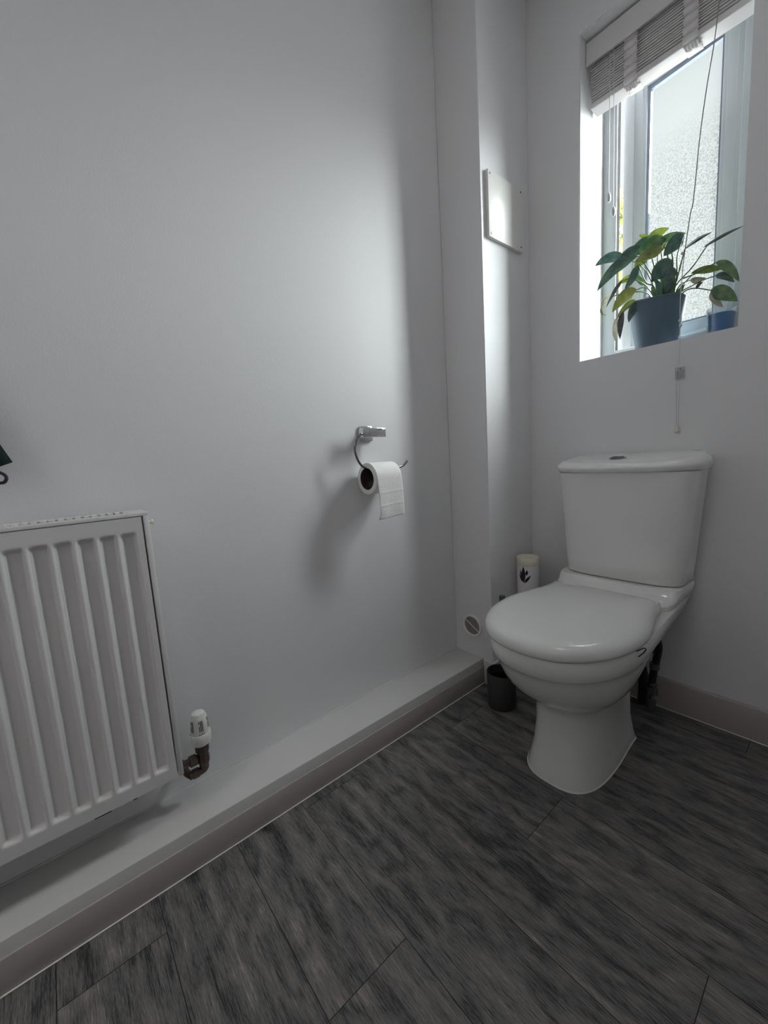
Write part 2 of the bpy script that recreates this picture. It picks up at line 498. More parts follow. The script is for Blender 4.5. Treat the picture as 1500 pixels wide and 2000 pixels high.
# sealant / caulk lines
bm = new(); box(bm, DL + 0.0052, DL + 0.0085, RY0, BY, 0.0002, 0.003, 0.001, 1)
struct(finish(bm, 'trim_2', M_SEAL), 'pale sealant line along the ledge and floor')
bm = new(); tube(bm, [(0.001, RY0, HL + .0005), (0.001, BY, HL + .0005)], 0.003, 6, False)
struct(finish(bm, 'trim_3', M_GLOSS), 'paint bead where the ledge meets the left wall')
# window wall skirting
HB, TB = 0.1012, 0.0134
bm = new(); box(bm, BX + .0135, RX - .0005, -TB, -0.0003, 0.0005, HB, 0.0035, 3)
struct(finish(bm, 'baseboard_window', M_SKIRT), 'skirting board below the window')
bm = new(); box(bm, BX + .0003, BX + .013, BY - .0001, -.0004, 0.0005, HB - .006, 0.002, 2)
struct(finish(bm, 'baseboard_boxing', M_GLOSS), 'white skirting round the corner boxing')
bm = new(); box(bm, DL + .009, BX + .0128, BY - .0128, BY - .0004, 0.0005, HB - .006, 0.002, 2)
struct(finish(bm, 'baseboard_boxing_front', M_GLOSS))
bm = new(); box(bm, BX + .014, RX - .001, -TB - .0032, -TB - .0002, 0.0002, 0.003, 0.001, 1)
struct(finish(bm, 'trim_4', M_SEAL), 'pale sealant line under the window wall skirting')

# garden ground outside
bm = new()
vs = [bm.verts.new(p) for p in ((-12, .5, -.35), (12, .5, -.35), (12, 25, -.35), (-12, 25, -.35))]
bm.faces.new(vs)
g = finish(bm, 'ground_outside', M_GROUND, smooth=0); struct(g, 'garden ground outside the window')

# ================================================================== WINDOW
def window():
    FY0, FY1 = 0.18, 0.200
    fw = 0.04
    # outer frame
    bm = new()
    def ring(bm, x0, x1, z0, z1, w, y0, y1, bev=.003):
        box(bm, x0, x0 + w, y0, y1, z0, z1, bev); box(bm, x1 - w, x1, y0, y1, z0, z1, bev)
        box(bm, x0 + w - .004, x1 - w + .004, y0, y1, z1 - w, z1, bev); box(bm, x0 + w - .004, x1 - w + .004, y0, y1, z0, z0 + w, bev)
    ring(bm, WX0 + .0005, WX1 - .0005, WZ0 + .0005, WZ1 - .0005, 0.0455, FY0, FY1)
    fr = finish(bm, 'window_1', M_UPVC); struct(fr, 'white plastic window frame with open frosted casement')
    bm = new()  # dark strip on the left jamb, added to cut light bounced onto the casement
    box(bm, WX0 + .0008, WX0 + .0468, 0.2002, 0.2042, WZ0 + .004, WZ1 - .004)
    box(bm, WX0 + .0462, WX0 + .0472, 0.1835, 0.2002, WZ0 + .03, WZ1 - .03)
    o = finish(bm, 'light_stop_seal', M_SEALDARK, fr, smooth=0, loc=(0, 0, 0)); o['label'] = 'dark rubber seal strip added to stop light bouncing onto the sash'
    # sash hinged on the right, swung a little outwards: built closed then rotated
    sx0, sx1, sz0, sz1 = 0.402, 0.755, 1.187, 2.125
    sy0, sy1 = 0.2015, 0.245
    piv = Vector((sx1, sy0, 0)); A = Matrix.Rotation(-math.radians(6.0), 3, 'Z')
    w = 0.064
    def place(bm):
        for v in bm.verts: v.co = A @ (v.co - piv) + piv
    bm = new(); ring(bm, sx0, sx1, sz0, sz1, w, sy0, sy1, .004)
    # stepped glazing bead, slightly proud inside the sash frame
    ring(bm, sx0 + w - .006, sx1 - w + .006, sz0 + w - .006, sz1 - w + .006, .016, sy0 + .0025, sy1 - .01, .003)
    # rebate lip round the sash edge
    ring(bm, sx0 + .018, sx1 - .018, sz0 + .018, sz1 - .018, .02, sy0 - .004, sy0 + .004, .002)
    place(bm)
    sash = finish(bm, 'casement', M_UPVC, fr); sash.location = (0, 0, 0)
    bm = new(); e = w + .010
    
    gx0, gx1, gz0, gz1, ga, gb = sx0 + e, sx1 - e, sz0 + e, sz1 - e, sy0 + .006, sy0 + .020
    box(bm, gx0, gx0 + .009, ga, gb, gz0, gz1); box(bm, gx1 - .004, gx1, ga, gb, gz0, gz1)
    box(bm, gx0 + .009, gx1 - .004, ga, gb, gz1 - .014, gz1); box(bm, gx0 + .009, gx1 - .004, ga, gb, gz0, gz0 + .005); place(bm)
    o = finish(bm, 'gasket', M_GASKET, sash, loc=(0, 0, 0)); o['label'] = 'blue grey glazing gasket'
    bm = new(); e = w + .012; yg = sy0 + .013
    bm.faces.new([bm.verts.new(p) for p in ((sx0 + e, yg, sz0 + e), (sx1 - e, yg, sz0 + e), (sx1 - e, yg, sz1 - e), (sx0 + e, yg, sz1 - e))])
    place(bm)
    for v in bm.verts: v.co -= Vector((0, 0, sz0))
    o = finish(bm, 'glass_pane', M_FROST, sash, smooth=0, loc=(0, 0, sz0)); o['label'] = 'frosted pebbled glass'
window()

# ================================================================== BLIND
def blind():
    x0, x1 = WX0 + .006, WX1 - .006
    r = root('venetian_blind', 'white wooden venetian blind with cotton tapes, pulled up at the top of the window', 'blind', (0.57, 0.07, 2.15))
    bm = new(); box(bm, WX0 + .002, WX1 - .002, 0.036, 0.044, 2.088, 2.154, .0025); finish(bm, 'valance', M_BLIND, r)
    bm = new(); box(bm, x0 + .004, x1 - .004, 0.05, 0.108, 2.112, 2.158, .002); finish(bm, 'head_rail', M_BLIND, r)
    z = 2.100; k = 0
    while z > 1.992:
        bm = new(); dx = random.uniform(-.0015, .0015)
        dy = random.uniform(-.0012, .0012)
        box(bm, x0 + .003 + dx, x1 - .003 + dx, 0.058 + dy, 0.108 + dy, z - .0033, z, .001, 2)
        finish(bm, 'slat', M_BLIND, r)
        z -= 0.0072 if k % 4 else 0.0082
        k += 1
    zb = z - .001
    bm = new(); box(bm, x0 + .002, x1 - .002, 0.057, 0.109, zb - .018, zb, .003, 3); br = finish(bm, 'bottom_rail', M_BLIND, r)
    for i, (ta, tb) in enumerate(((0.471, 0.507), (0.622, 0.657))):
        bm = new()
        # tape down the front of the stack, pushed out in small folds between the slats
        rows = []
        n = 60
        for q in range(n + 1):
            t = q / n; zz = 2.108 - t * (2.108 - (zb - .020))
            fold = 0.008 * abs(math.sin(t * PI * 6)) ** .6 + .001
            rows.append((0.0555 - fold, zz))
        rows += [(0.054, zb - .024), (0.062, zb - .0215), (0.085, zb - .0205), (0.108, zb - .0205)]
        fr = [[bm.verts.new((x, y, z_)) for x in (ta, (ta + tb) / 2, tb)] for y, z_ in rows]
        for a, b in zip(fr[:-1], fr[1:]):
            for j in (0, 1): bm.faces.new((a[j], a[j + 1], b[j + 1], b[j]))
        o = finish(bm, 'ladder_tape', M_TAPE, r, smooth=70)
        s = o.modifiers.new('thick', 'SOLIDIFY'); s.thickness = .0009
        bm = new()
        # bunched tape tail under the rail
        for q in range(5):
            xx = ta + .004 + q * .0068
            tube(bm, [(xx, .056, zb - .022), (xx + .002, .066, zb - .030 - .003 * (q % 2)), (xx + .006, .078, zb - .022)], .0028, 6)
        finish(bm, 'tape_tail', M_TAPE, r)
    # two tilt cords with ring-shaped tassels
    for (u0, v0, u1, v1, v2) in ((1191.5, 100, 1189, 377, 385), (1199.5, 92, 1198, 404, 412)):
        bm = new(); tube(bm, [at(u0, v0, .05), at((u0 + u1) / 2, (v0 + v1) / 2, .049), at(u1, v1, .049)], .0011, 6)
        cd = finish(bm, 'tilt_cord', M_CORD, r)
        bm = new(); c = at(u1, v2 + 1, .049)
        lathe(bm, [(.0015, .014), (.0035, .013), (.0062, .004), (.0068, -.002), (.0060, -.009), (.0035, -.014), (.001, -.015)], c, seg=20)
        finish(bm, 'tassel', M_CORD, cd)
    # lift cord running down to the wall cleat
    pts = [(1408, -20, .046), (1405, 0, .034), (1399, 53, .030), (1393, 96, .026), (1380, 173, .020), (1367, 267, .012), (1359, 347, .004), (1353, 400, -.002), (1348, 420, -.003), (1335, 508, -.006), (1329, 580, -.009), (1328, 630, -.010), (1328, 665, -.012), (1326, 712, -.013)]
    bm = new()
    tube(bm, [at(*q) for q in pts[:10]], .0013, 6); finish(bm, 'lift_cord', M_CORD2, r)
    bm = new(); tube(bm, [at(*q) for q in pts[9:]], .0012, 6)
    p = at(1325, 715, -.014)
    tube(bm, [p + Vector((.003, 0, 0)), p + Vector((.004, 0, -.06)), at(1324, 832, -.009)], .0008, 6)
    tube(bm, [p + Vector((-.003, 0, 0)), p + Vector((-.004, .001, -.06)), at(1321, 832, -.009)], .0008, 6)
    finish(bm, 'lift_cord_end', M_CORD, r)
    for u, v, y in ((1333, 495, -.006), (1328, 626, -.011), (1329, 636, -.011)):
        bm = new(); lathe(bm, [(.001, .004), (.0035, .003), (.0042, 0), (.0035, -.003), (.001, -.004)], at(u, v, y), seg=14); finish(bm, 'cord_bead', M_CORD, r)
    bm = new(); lathe(bm, [(.002, .010), (.004, .008), (.0065, -.002), (.0072, -.009), (.005, -.011), (.001, -.011)], at(1322, 837, -.0095), seg=20)
    o = finish(bm, 'cord_pull', M_CREAM, r); o['label'] = 'cream acorn-shaped cord pull'
blind()

# clear cord cleat on the wall
c = root('cord_cleat', 'small clear plastic cord cleat on the wall under the window sill', 'cord cleat', (0.655, 0, 1.07))
bm = new(); box(bm, .6425, .6675, -.004, -.0004, 1.050, 1.086, .0015, 2); finish(bm, 'back_plate', M_CLEAR, c)
bm = new(); box(bm, .646, .664, -.0125, -.0042, 1.054, 1.074, .002, 2); finish(bm, 'hook', M_CLEAR, c)
bm = new(); lathe(bm, [(.0028, 0), (.0028, -.001), (.001, -.0016)], (.655, -.0042, 1.080), 'Y', 12); finish(bm, 'screw', M_GREYPIPE, c)

# ================================================================== TOILET
TX = 0.54
def egg(z, w, yf, yc, wb, yb, n=2.25, rc=.02, cx=TX, sc=1.0, cen=None):
    pts = []
    N = 36
    for i in range(N + 1):
        t = PI * i / N
        cs, sn = math.cos(t), math.sin(t)
        pts.append((w * math.copysign(abs(cs) ** (2 / n), cs), yc - (yc - yf) * abs(sn) ** (2 / n)))
    K = 10
    left = []
    for i in range(1, K + 1):
        t = i / K; s = t * t * (3 - 2 * t)
        left.append((-(w + (wb - w) * s), yc + (yb - rc - yc) * t))
    corner = []
    for i in range(1, 5):
        a = i / 4 * PI / 2
        corner.append((-(wb - rc + rc * math.cos(a)), yb - rc + rc * math.sin(a)))
    back = left + corner
    mirror = [(-x, y) for x, y in reversed(back)]
    pts = pts + back + [(0, yb)] + mirror
    out = []
    for x, y in pts:
        if cen is not None: x, y = x * sc, cen + (y - cen) * sc
        out.append(Vector((cx + x, y, z)))
    return out

def toilet():
    r = root('toilet', 'white close-coupled ceramic toilet with closed lid below the window', 'toilet', (TX, -.3, 0))
    # pan: pedestal, bowl and rim in one ceramic body
    bm = new()
    #      z     w     yf     yc     wb    yb    n
    S = [(.000, .101, -.567, -.40, .093, -.215, 2.9),
         (.006, .101, -.567, -.40, .093, -.215, 2.9),
         (.030, .096, -.558, -.40, .088, -.218, 2.8),
         (.075, .089, -.548, -.40, .080, -.218, 2.7),
         (.130, .086, -.543, -.40, .076, -.212, 2.6),
         (.185, .088, -.545, -.40, .077, -.200, 2.5),
         (.212, .096, -.552, -.41, .082, -.190, 2.4),
         (.222, .112, -.572, -.42, .088, -.180, 2.3),
         (.240, .130, -.600, -.43, .098, -.165, 2.25),
         (.268, .147, -.630, -.44, .110, -.140, 2.2),
         (.300, .159, -.652, -.45, .124, -.100, 2.2),
         (.332, .1665, -.668, -.45, .138, -.060, 2.2),
         (.348, .1695, -.675, -.45, .146, -.035, 2.2),
         (.353, .173, -.681, -.45, .150, -.025, 2.2),
         (.360, .177, -.687, -.45, .154, -.020, 2.2),
         (.380, .1795, -.691, -.45, .162, -.010, 2.2),
         (.400, .1795, -.691, -.45, .166, -.006, 2.2),
         (.4045, .1765, -.688, -.45, .166, -.006, 2.2)]
    loft(bm, [egg(*s) for s in S])
    # raised deck the cistern stands on
    D = [(.37, .150, -.205, -.12, .150, -.006, 5), (.405, .164, -.238, -.12, .166, -.005, 5), (.418, .170, -.236, -.12, .170, -.004, 5),
         (.424, .172, -.222, -.12, .172, -.004, 5), (.432, .174, -.196, -.12, .174, -.004, 5),
         (.446, .175, -.184, -.12, .175, -.004, 5), (.4535, .172, -.178, -.12, .173, -.004, 5)]
    loft(bm, [egg(*d) for d in D])
    finish(bm, 'pan', M_CERAMIC, r, smooth=50)
    # foot bolt recess details: sealant bead round the foot
    bm = new()
    loft(bm, [egg(0.0, .1035, -.5695, -.40, .0955, -.2125, 2.9), egg(.003, .1025, -.5685, -.40, .0945, -.2135, 2.9)])
    finish(bm, 'sealant_bead', M_SEAL, r)
    # seat ring (thin, mostly hidden)
    bm = new()
    loft(bm, [egg(.4052, .166, -.674, -.45, .146, -.255, 2.2), egg(.4065, .169, -.678, -.45, .148, -.253, 2.2), egg(.4105, .169, -.678, -.45, .148, -.253, 2.2)])
    finish(bm, 'seat', M_SEAT, r)
    # lid
    bm = new()
    a = dict(n=2.2)
    R = []
    for z, d in ((.4110, -.006), (.4105, .000), (.4120, .0035), (.418, .0055), (.427, .005), (.435, .0015), (.4410, -.006), (.4448, -.016), (.4472, -.030)):
        R.append(egg(z, .182 + d, -.697 - d, -.46, .150 + d, -.240 + d * .5, 2.2, rc=.022))
    for z, sc in ((.449, .70), (.4502, .45), (.4508, .2), (.451, .02)):
        R.append(egg(z, .152, -.667, -.46, .120, -.255, 2.2, rc=.022, sc=sc, cen=-.45))
    loft(bm, R)
    finish(bm, 'lid', M_SEAT, r, smooth=50)
    # hinge covers
    bm = new()
    box(bm, TX - .150, TX + .150, -.262, -.236, .4075, .440, .006, 3)
    finish(bm, 'hinge_bar', M_SEAT, r)
    # seat bumper loop at the right rear
    bm = new()
    tube(bm, [(TX + .181, -.510, .408), (TX + .187, -.488, .409), (TX + .188, -.474, .402), (TX + .185, -.478, .394), (TX + .180, -.495, .389)], .0015, 6)
    finish(bm, 'seat_bumper', M_CHAR, r)
    # cistern
    cx = .543
    bm = new()
    C = []
    for z, w, yf in ((.4545, .158, -.150), (.456, .166, -.158), (.462, .170, -.163), (.50, .173, -.165), (.60, .181, -.168), (.70, .188, -.171), (.788, .1945, -.174)):
        C.append(egg(z, w, yf, -.085, w, -.012, 3.6, rc=.018, cx=cx))
    loft(bm, C)
    finish(bm, 'cistern', M_CERAMIC, r, smooth=50)
    bm = new()
    R = []
    for z, d in ((.7885, -.006), (.790, .000), (.796, .004), (.806, .006), (.816, .004), (.824, -.003), (.830, -.014)):
        R.append(egg(z, .206 + d, -.186 - d, -.070, .200 + d, -.008 + min(d, 0) * .3, 2.7, rc=.03, cx=cx))
    for z, sc in ((.8295, .9), (.8310, .75), (.8318, .5), (.832, .03)):
        R.append(egg(z, .192, -.172, -.070, .186, -.012, 2.7, rc=.03, cx=cx, sc=sc, cen=-.09))
    loft(bm, R)
    for v in bm.verts:          # top falls gently towards the front
        k = min(1, max(0, (v.co.z - .800) / .022))
        v.co.z += (v.co.y + .09) * .15 * k
    finish(bm, 'cistern_lid', M_CERAMIC, r, smooth=50)
    # dual flush button
    bx, by = .527, -.105
    bm = new(); lathe(bm, [(.022, .8265), (.0235, .8305), (.021, .832), (.020, .8305)], (bx, by, 0), seg=32)
    fb = finish(bm, 'flush_button', M_STEEL, r)
    for s in (-1, 1):
        bm = new()
        pts = []
        for i in range(13):
            t = -PI / 2 + PI * i / 12
            pts.append((bx + s * (.0015 + .0155 * math.cos(t)), by + .0165 * math.sin(t)))
        loft(bm, [[Vector((x, y, .831)) for x, y in pts], [Vector((x, y, .8335)) for x, y in pts], [Vector((bx + (x - bx) * .9, by + (y - by) * .9, .8345)) for x, y in pts]])
        finish(bm, 'button_half', M_STEEL, fb, loc=(0, 0, 0))
    return r
toilet()

# braided supply hose and fittings behind the pan
h = root('water_supply_hose', 'dark braided supply hose with fittings between the toilet and the skirting', 'hose', (.63, -.06, 0))
bm = new(); tube(bm, [(.632, -.075, .275), (.640, -.07, .235), (.634, -.062, .19), (.626, -.06, .14), (.622, -.06, .09)], .011, 12)
finish(bm, 'braided_hose', M_BRAID, h)
bm = new(); tube(bm, [(.605, -.10, .26), (.600, -.095, .18), (.605, -.085, .11), (.60, -.075, .03)], .014, 12)
finish(bm, 'black_pipe', M_BRAID, h)
for z0, z1, rr in ((.060, .088, .0155), (.092, .104, .013), (.012, .046, .0125), (.150, .172, .0145), (.205, .218, .0150)):
    bm = new(); lathe(bm, [(rr * .7, z0), (rr, z0 + .002), (rr, z1 - .002), (rr * .7, z1)], (.622 + (z0 * .04), -.060, 0), seg=6 if z0 < .1 else 16)
    finish(bm, 'pipe_fitting', M_GREYPIPE, h, smooth=25)
bm = new(); lathe(bm, [(.008, 0.0005), (.008, .06)], (.622, -.06, 0), seg=14); finish(bm, 'pipe', M_CHROME, h)
bm = new(); box(bm, .608, .613, -.078, -.062, .064, .108, .001, 1); finish(bm, 'lever', M_CHROME, h)

# ================================================================== BRUSH SET
b = root('toilet_brush_holder', 'charcoal round toilet brush cup on the floor between ledge and toilet', 'brush holder', (.262, -.365, 0))
bm = new(); lathe(bm, [(.043, 0.0004), (.0465, .002), (.0475, .008), (.0485, .122), (.047, .1245), (.0455, .123), (.0448, .01), (.001, .008)], (.262, -.365, 0), seg=44)
finish(bm, 'cup', M_CHAR, b)
bm = new(); lathe(bm, [(.044, .009), (.044, .095)], (.262, -.365, 0), seg=36, cap0=False, cap1=False); finish(bm, 'liner', M_BLKIN, b)
br = root('toilet_brush', 'dark handled toilet brush standing in the charcoal cup, only its tip showing', 'toilet brush', (.262, -.365, .0095))
hx, hy = .271, -.361
bm = new(); lathe(bm, [(.006, .095), (.006, .365)], (hx, hy, 0), seg=16); finish(bm, 'handle', M_CHROME, br)
bm = new(); lathe(bm, [(.0085, .3655), (.0105, .368), (.0105, .392), (.0085, .3955), (.001, .396)], (hx, hy, 0.0), seg=20); finish(bm, 'handle_cap', M_HANDLE, br)
bm = new(); lathe(bm, [(.012, .0098), (.030, .02), (.034, .05), (.030, .08), (.010, .0945)], (hx, hy, 0), seg=24); finish(bm, 'bristles', M_BLKIN, br)

# tall white canister with flower motif behind the toilet seat
def canister():
    cx, cy, rr = .232, -.135, .0395
    r = root('canister', 'tall white canister with a black flower motif, standing behind the toilet seat', 'canister', (cx, cy, 0))
    bm = new(); lathe(bm, [(rr - .002, 0.0004), (rr, .003), (rr, .447)], (cx, cy, 0), seg=48); body = finish(bm, 'body', M_CANISTER, r)
    bm = new(); lathe(bm, [(rr, .4472), (rr + .0008, .449), (rr + .0008, .474), (rr - .001, .477), (rr - .004, .477), (rr - .005, .4755), (.001, .4752)], (cx, cy, 0), seg=48)
    o = finish(bm, 'lid', M_CREAM, r); o['label'] = 'cream lid'
    # flower: petals wrapped on the cylinder, facing the camera side, slightly left
    a0 = math.atan2(CAM.y - cy, CAM.x - cx) - 0.42
    fz = .385
    def wrap(s, z): 
        a = a0 + s / rr
        return Vector((cx + math.cos(a) * (rr + .0005), cy + math.sin(a) * (rr + .0005), fz + z))
    bm = new()
    petals = [((0, .0), (0, .056), .0072), ((-.004, .004), (-.017, .030), .0036), ((-.006, .018), (-.013, .044), .0030),
              ((.003, .000), (.026, .027), .0042), ((.010, .026), (.014, .044), .0044)]
    for (s0, z0), (s1, z1), w in petals:
        L = math.hypot(s1 - s0, z1 - z0); dx, dz = (s1 - s0) / L, (z1 - z0) / L
        n = 12; A_, B_, C_ = [], [], []
        for i in range(n + 1):
            t = i / n; ww = w * (math.sin(PI * min(1, t) ** .85)) + .0002
            cs, cz = s0 + dx * L * t, z0 + dz * L * t
            A_.append(bm.verts.new(wrap(cs - dz * ww, cz + dx * ww))); B_.append(bm.verts.new(wrap(cs + dz * ww, cz - dx * ww))); C_.append(bm.verts.new(wrap(cs, cz)))
        for i in range(n):
            bm.faces.new((A_[i], C_[i], C_[i + 1], A_[i + 1])); bm.faces.new((C_[i], B_[i], B_[i + 1], C_[i + 1]))
    bmesh.ops.scale(bm, vec=(1, 1, 1.12), space=Matrix.Translation((0, 0, -fz)), verts=bm.verts)
    finish(bm, 'flower_motif', M_BLACK, body, smooth=70, loc=(0, 0, 0))
canister()

# ================================================================== VENT + ACCESS PANEL
def vent():
    cx, cz, y = .0855, .2135, BY
    r = root('air_vent', 'small round white vent with dark mesh low on the corner boxing', 'vent', (cx, y, cz))
    bm = new(); lathe(bm, [(.043, -.0004), (.0435, -.005), (.0415, -.008), (.0355, -.007), (.0350, -.002)], (cx, y, cz), 'Y', 48, cap1=False)
    finish(bm, 'rim', M_VENTRIM, r)
    bm = new(); lathe(bm, [(.0358, -.0012), (.0358, -.0018)], (cx, y, cz), 'Y', 40); finish(bm, 'backing', M_DARK, r)
    bm = new()
    for k in range(-5, 6):
        o_ = k * .0062; L = math.sqrt(max(.0352 ** 2 - o_ ** 2, 0))
        for d in (0, 1):
            s0 = len(bm.verts)
            box(bm, cx - L, cx + L, y - .0042, y - .003, cz + o_ - .0011, cz + o_ + .0011)
            rot_verts(bm, s0, Matrix.Rotation(math.radians(-38 + 90 * d), 3, 'Y'), Vector((cx, y, cz)))
    finish(bm, 'mesh', M_VENT, r, smooth=0)
    bm = new(); s0 = 0
    box(bm, cx - .035, cx + .035, y - .0058, y - .0035, cz - .0014, cz + .0014)
    rot_verts(bm, s0, Matrix.Rotation(math.radians(30), 3, 'Y'), Vector((cx, y, cz)))
    finish(bm, 'cross_bar', M_VENTRIM, r, smooth=0)
vent()
p = root('access_panel', 'white square access panel screwed to the side of the corner boxing', 'access panel', (BX, -.157, 1.677))
bm = new(); box(bm, BX + .0004, BX + .0125, -.262, -.060, 1.573, 1.776, .0012, 2); finish(bm, 'plate', M_PLASTIC, p)
for y, z in ((-.252, 1.764), (-.251, 1.585), (-.072, 1.768), (-.073, 1.588)):
    bm = new(); lathe(bm, [(.0034, .0125), (.0034, .0133), (.0015, .0138)], (BX, y, z), 'X', 14); finish(bm, 'screw', M_GREYPIPE, p)

# ================================================================== RADIATOR
def radiator():
    xf = .1044; y1, y0 = -1.328, -2.06; z0, z1 = .2071, .794
    r = root('radiator', 'white panel radiator with vertical channels on the left wall', 'radiator', (.05, -1.65, z0))
    # front panel with pressed channels
    pitch = 0.0338
    bm = new()
    pa, pb = y0 + .012, y1 - .013
    ys = []
    y = pb
    edge = pb - .012          # first channel begins
    def depth(y_):
        q = edge - y_
        if q < 0 or y_ < pa + .015: return 0.0
        m = (q % pitch) / pitch     # 0..1 going left: channel then narrow ridge
        # ramp down, flat floor, ramp up, crest
        if m < .14: s = m / .14
        elif m < .60: s = 1.0
        elif m < .76: s = 1 - .5 * (m - .60) / .16
        elif m < .80: s = .5
        elif m < .92: s = .5 - .5 * (m - .80) / .12
        else: s = 0.0
        return s * s * (3 - 2 * s)
    N = int((pb - pa) / .0012)
    ys = [pb - (pb - pa) * i / N for i in range(N + 1)]
    zt, zb = z1 - .038, z0 + .030
    zs = [z1 - .008, z1 - .010] + [zt + .008 - i * .003 for i in range(7)] + [.6, .5, .4] + [zb + .010 - i * .003 for i in range(7)] + [z0 + .004, z0 + .002]
    def wz(z):
        a = min(1, max(0, (zt - z + .001) / .010)); b_ = min(1, max(0, (z - zb + .001) / .010))
        return (a * a * (3 - 2 * a)) * (b_ * b_ * (3 - 2 * b_))
    grid = [[bm.verts.new((xf - .0085 * depth(y_) * wz(z), y_, z)) for z in zs] for y_ in ys]
    for i in range(len(ys) - 1):
        for j in range(len(zs) - 1):
            bm.faces.new((grid[i][j], grid[i + 1][j], grid[i + 1][j + 1], grid[i][j + 1]))
    # returned edges
    def wall(line, dx):
        bk = [bm.verts.new((xf - dx, v.co.y, v.co.z)) for v in line]
        for i in range(len(line) - 1): bm.faces.new((line[i], line[i + 1], bk[i + 1], bk[i]))
    wall(grid[0], .014); wall(grid[-1], .014); wall([g_[0] for g_ in grid], .014); wall([g_[-1] for g_ in grid], .014)
    finish(bm, 'front_panel', M_RAD, r, smooth=60)
    # side covers
    for ya, yb in ((y1 - .010, y1), (y0, y0 + .010)):
        bm = new(); box(bm, .034, xf + .001, ya, yb, z0 + .002, z1, .002, 2)
        if ya > -1.5:
            pass
        finish(bm, 'side_panel', M_RAD, r)
    # top rail and grille
    bm = new(); box(bm, xf - .006, xf + .0012, y0, y1, z1 - .0068, z1 + .001, .0012, 2); finish(bm, 'top_rail', M_RAD, r)
    bm = new()
    y = y1 - .035
    box(bm, xf - .020, xf - .0065, y0 + .003, y1 - .003, z1 - .006, z1 - .001, .001, 1)
    box(bm, .036, .044, y0 + .003, y1 - .003, z1 - .006, z1 + .001, .001, 1)
    while y > y0 + .02:
        box(bm, .044, xf - .018, y - .0035, y + .0035, z1 - .005, z1 + .0014)
        # raised louvre that makes the toothed outline
        s0 = len(bm.verts)
        box(bm, xf - .0205, xf - .0075, y - .0052, y + .0012, z1 - .001, z1 + .0028)
        y -= .0127
    box(bm, .044, xf - .018, y1 - .034, y1 - .003, z1 - .005, z1 + .001)
    finish(bm, 'grille', M_RAD, r, smooth=0)
    # back panel, convector, brackets
    bm = new(); box(bm, .034, .045, y0 + .01, y1 - .012, z0 + .004, z1 - .010, .002, 1); finish(bm, 'back_panel', M_RAD, r)
    bm = new(); box(bm, .060, .075, y0 + .03, y1 - .03, z0 + .04, z1 - .04); finish(bm, 'convector', M_DARK, r)
    for yy in (-1.50, -1.88):
        bm = new(); box(bm, .0006, .034, yy - .015, yy + .015, z0 + .05, z1 - .08, .001, 1); finish(bm, 'bracket', M_RAD, r)
    # bleed plug at top right
    bm = new(); lathe(bm, [(.0075, 0), (.0075, .004), (.0045, .0045), (.0045, .009), (.006, .0095), (.006, .013)], (.066, y1 + .0003, .769), 'Y', 16)
    o = finish(bm, 'bleed_plug', M_CREAM, r); o['label'] = 'small cream bleed plug'
    # lower seam slots
    for a_, b_ in ((-1.49, -1.462), (-1.425, -1.418)):
        bm = new(); box(bm, xf - .012, xf - .0005, a_, b_, z0 - .0006, z0 + .0012); finish(bm, 'lower_slot', M_DARK, r, smooth=0)
radiator()

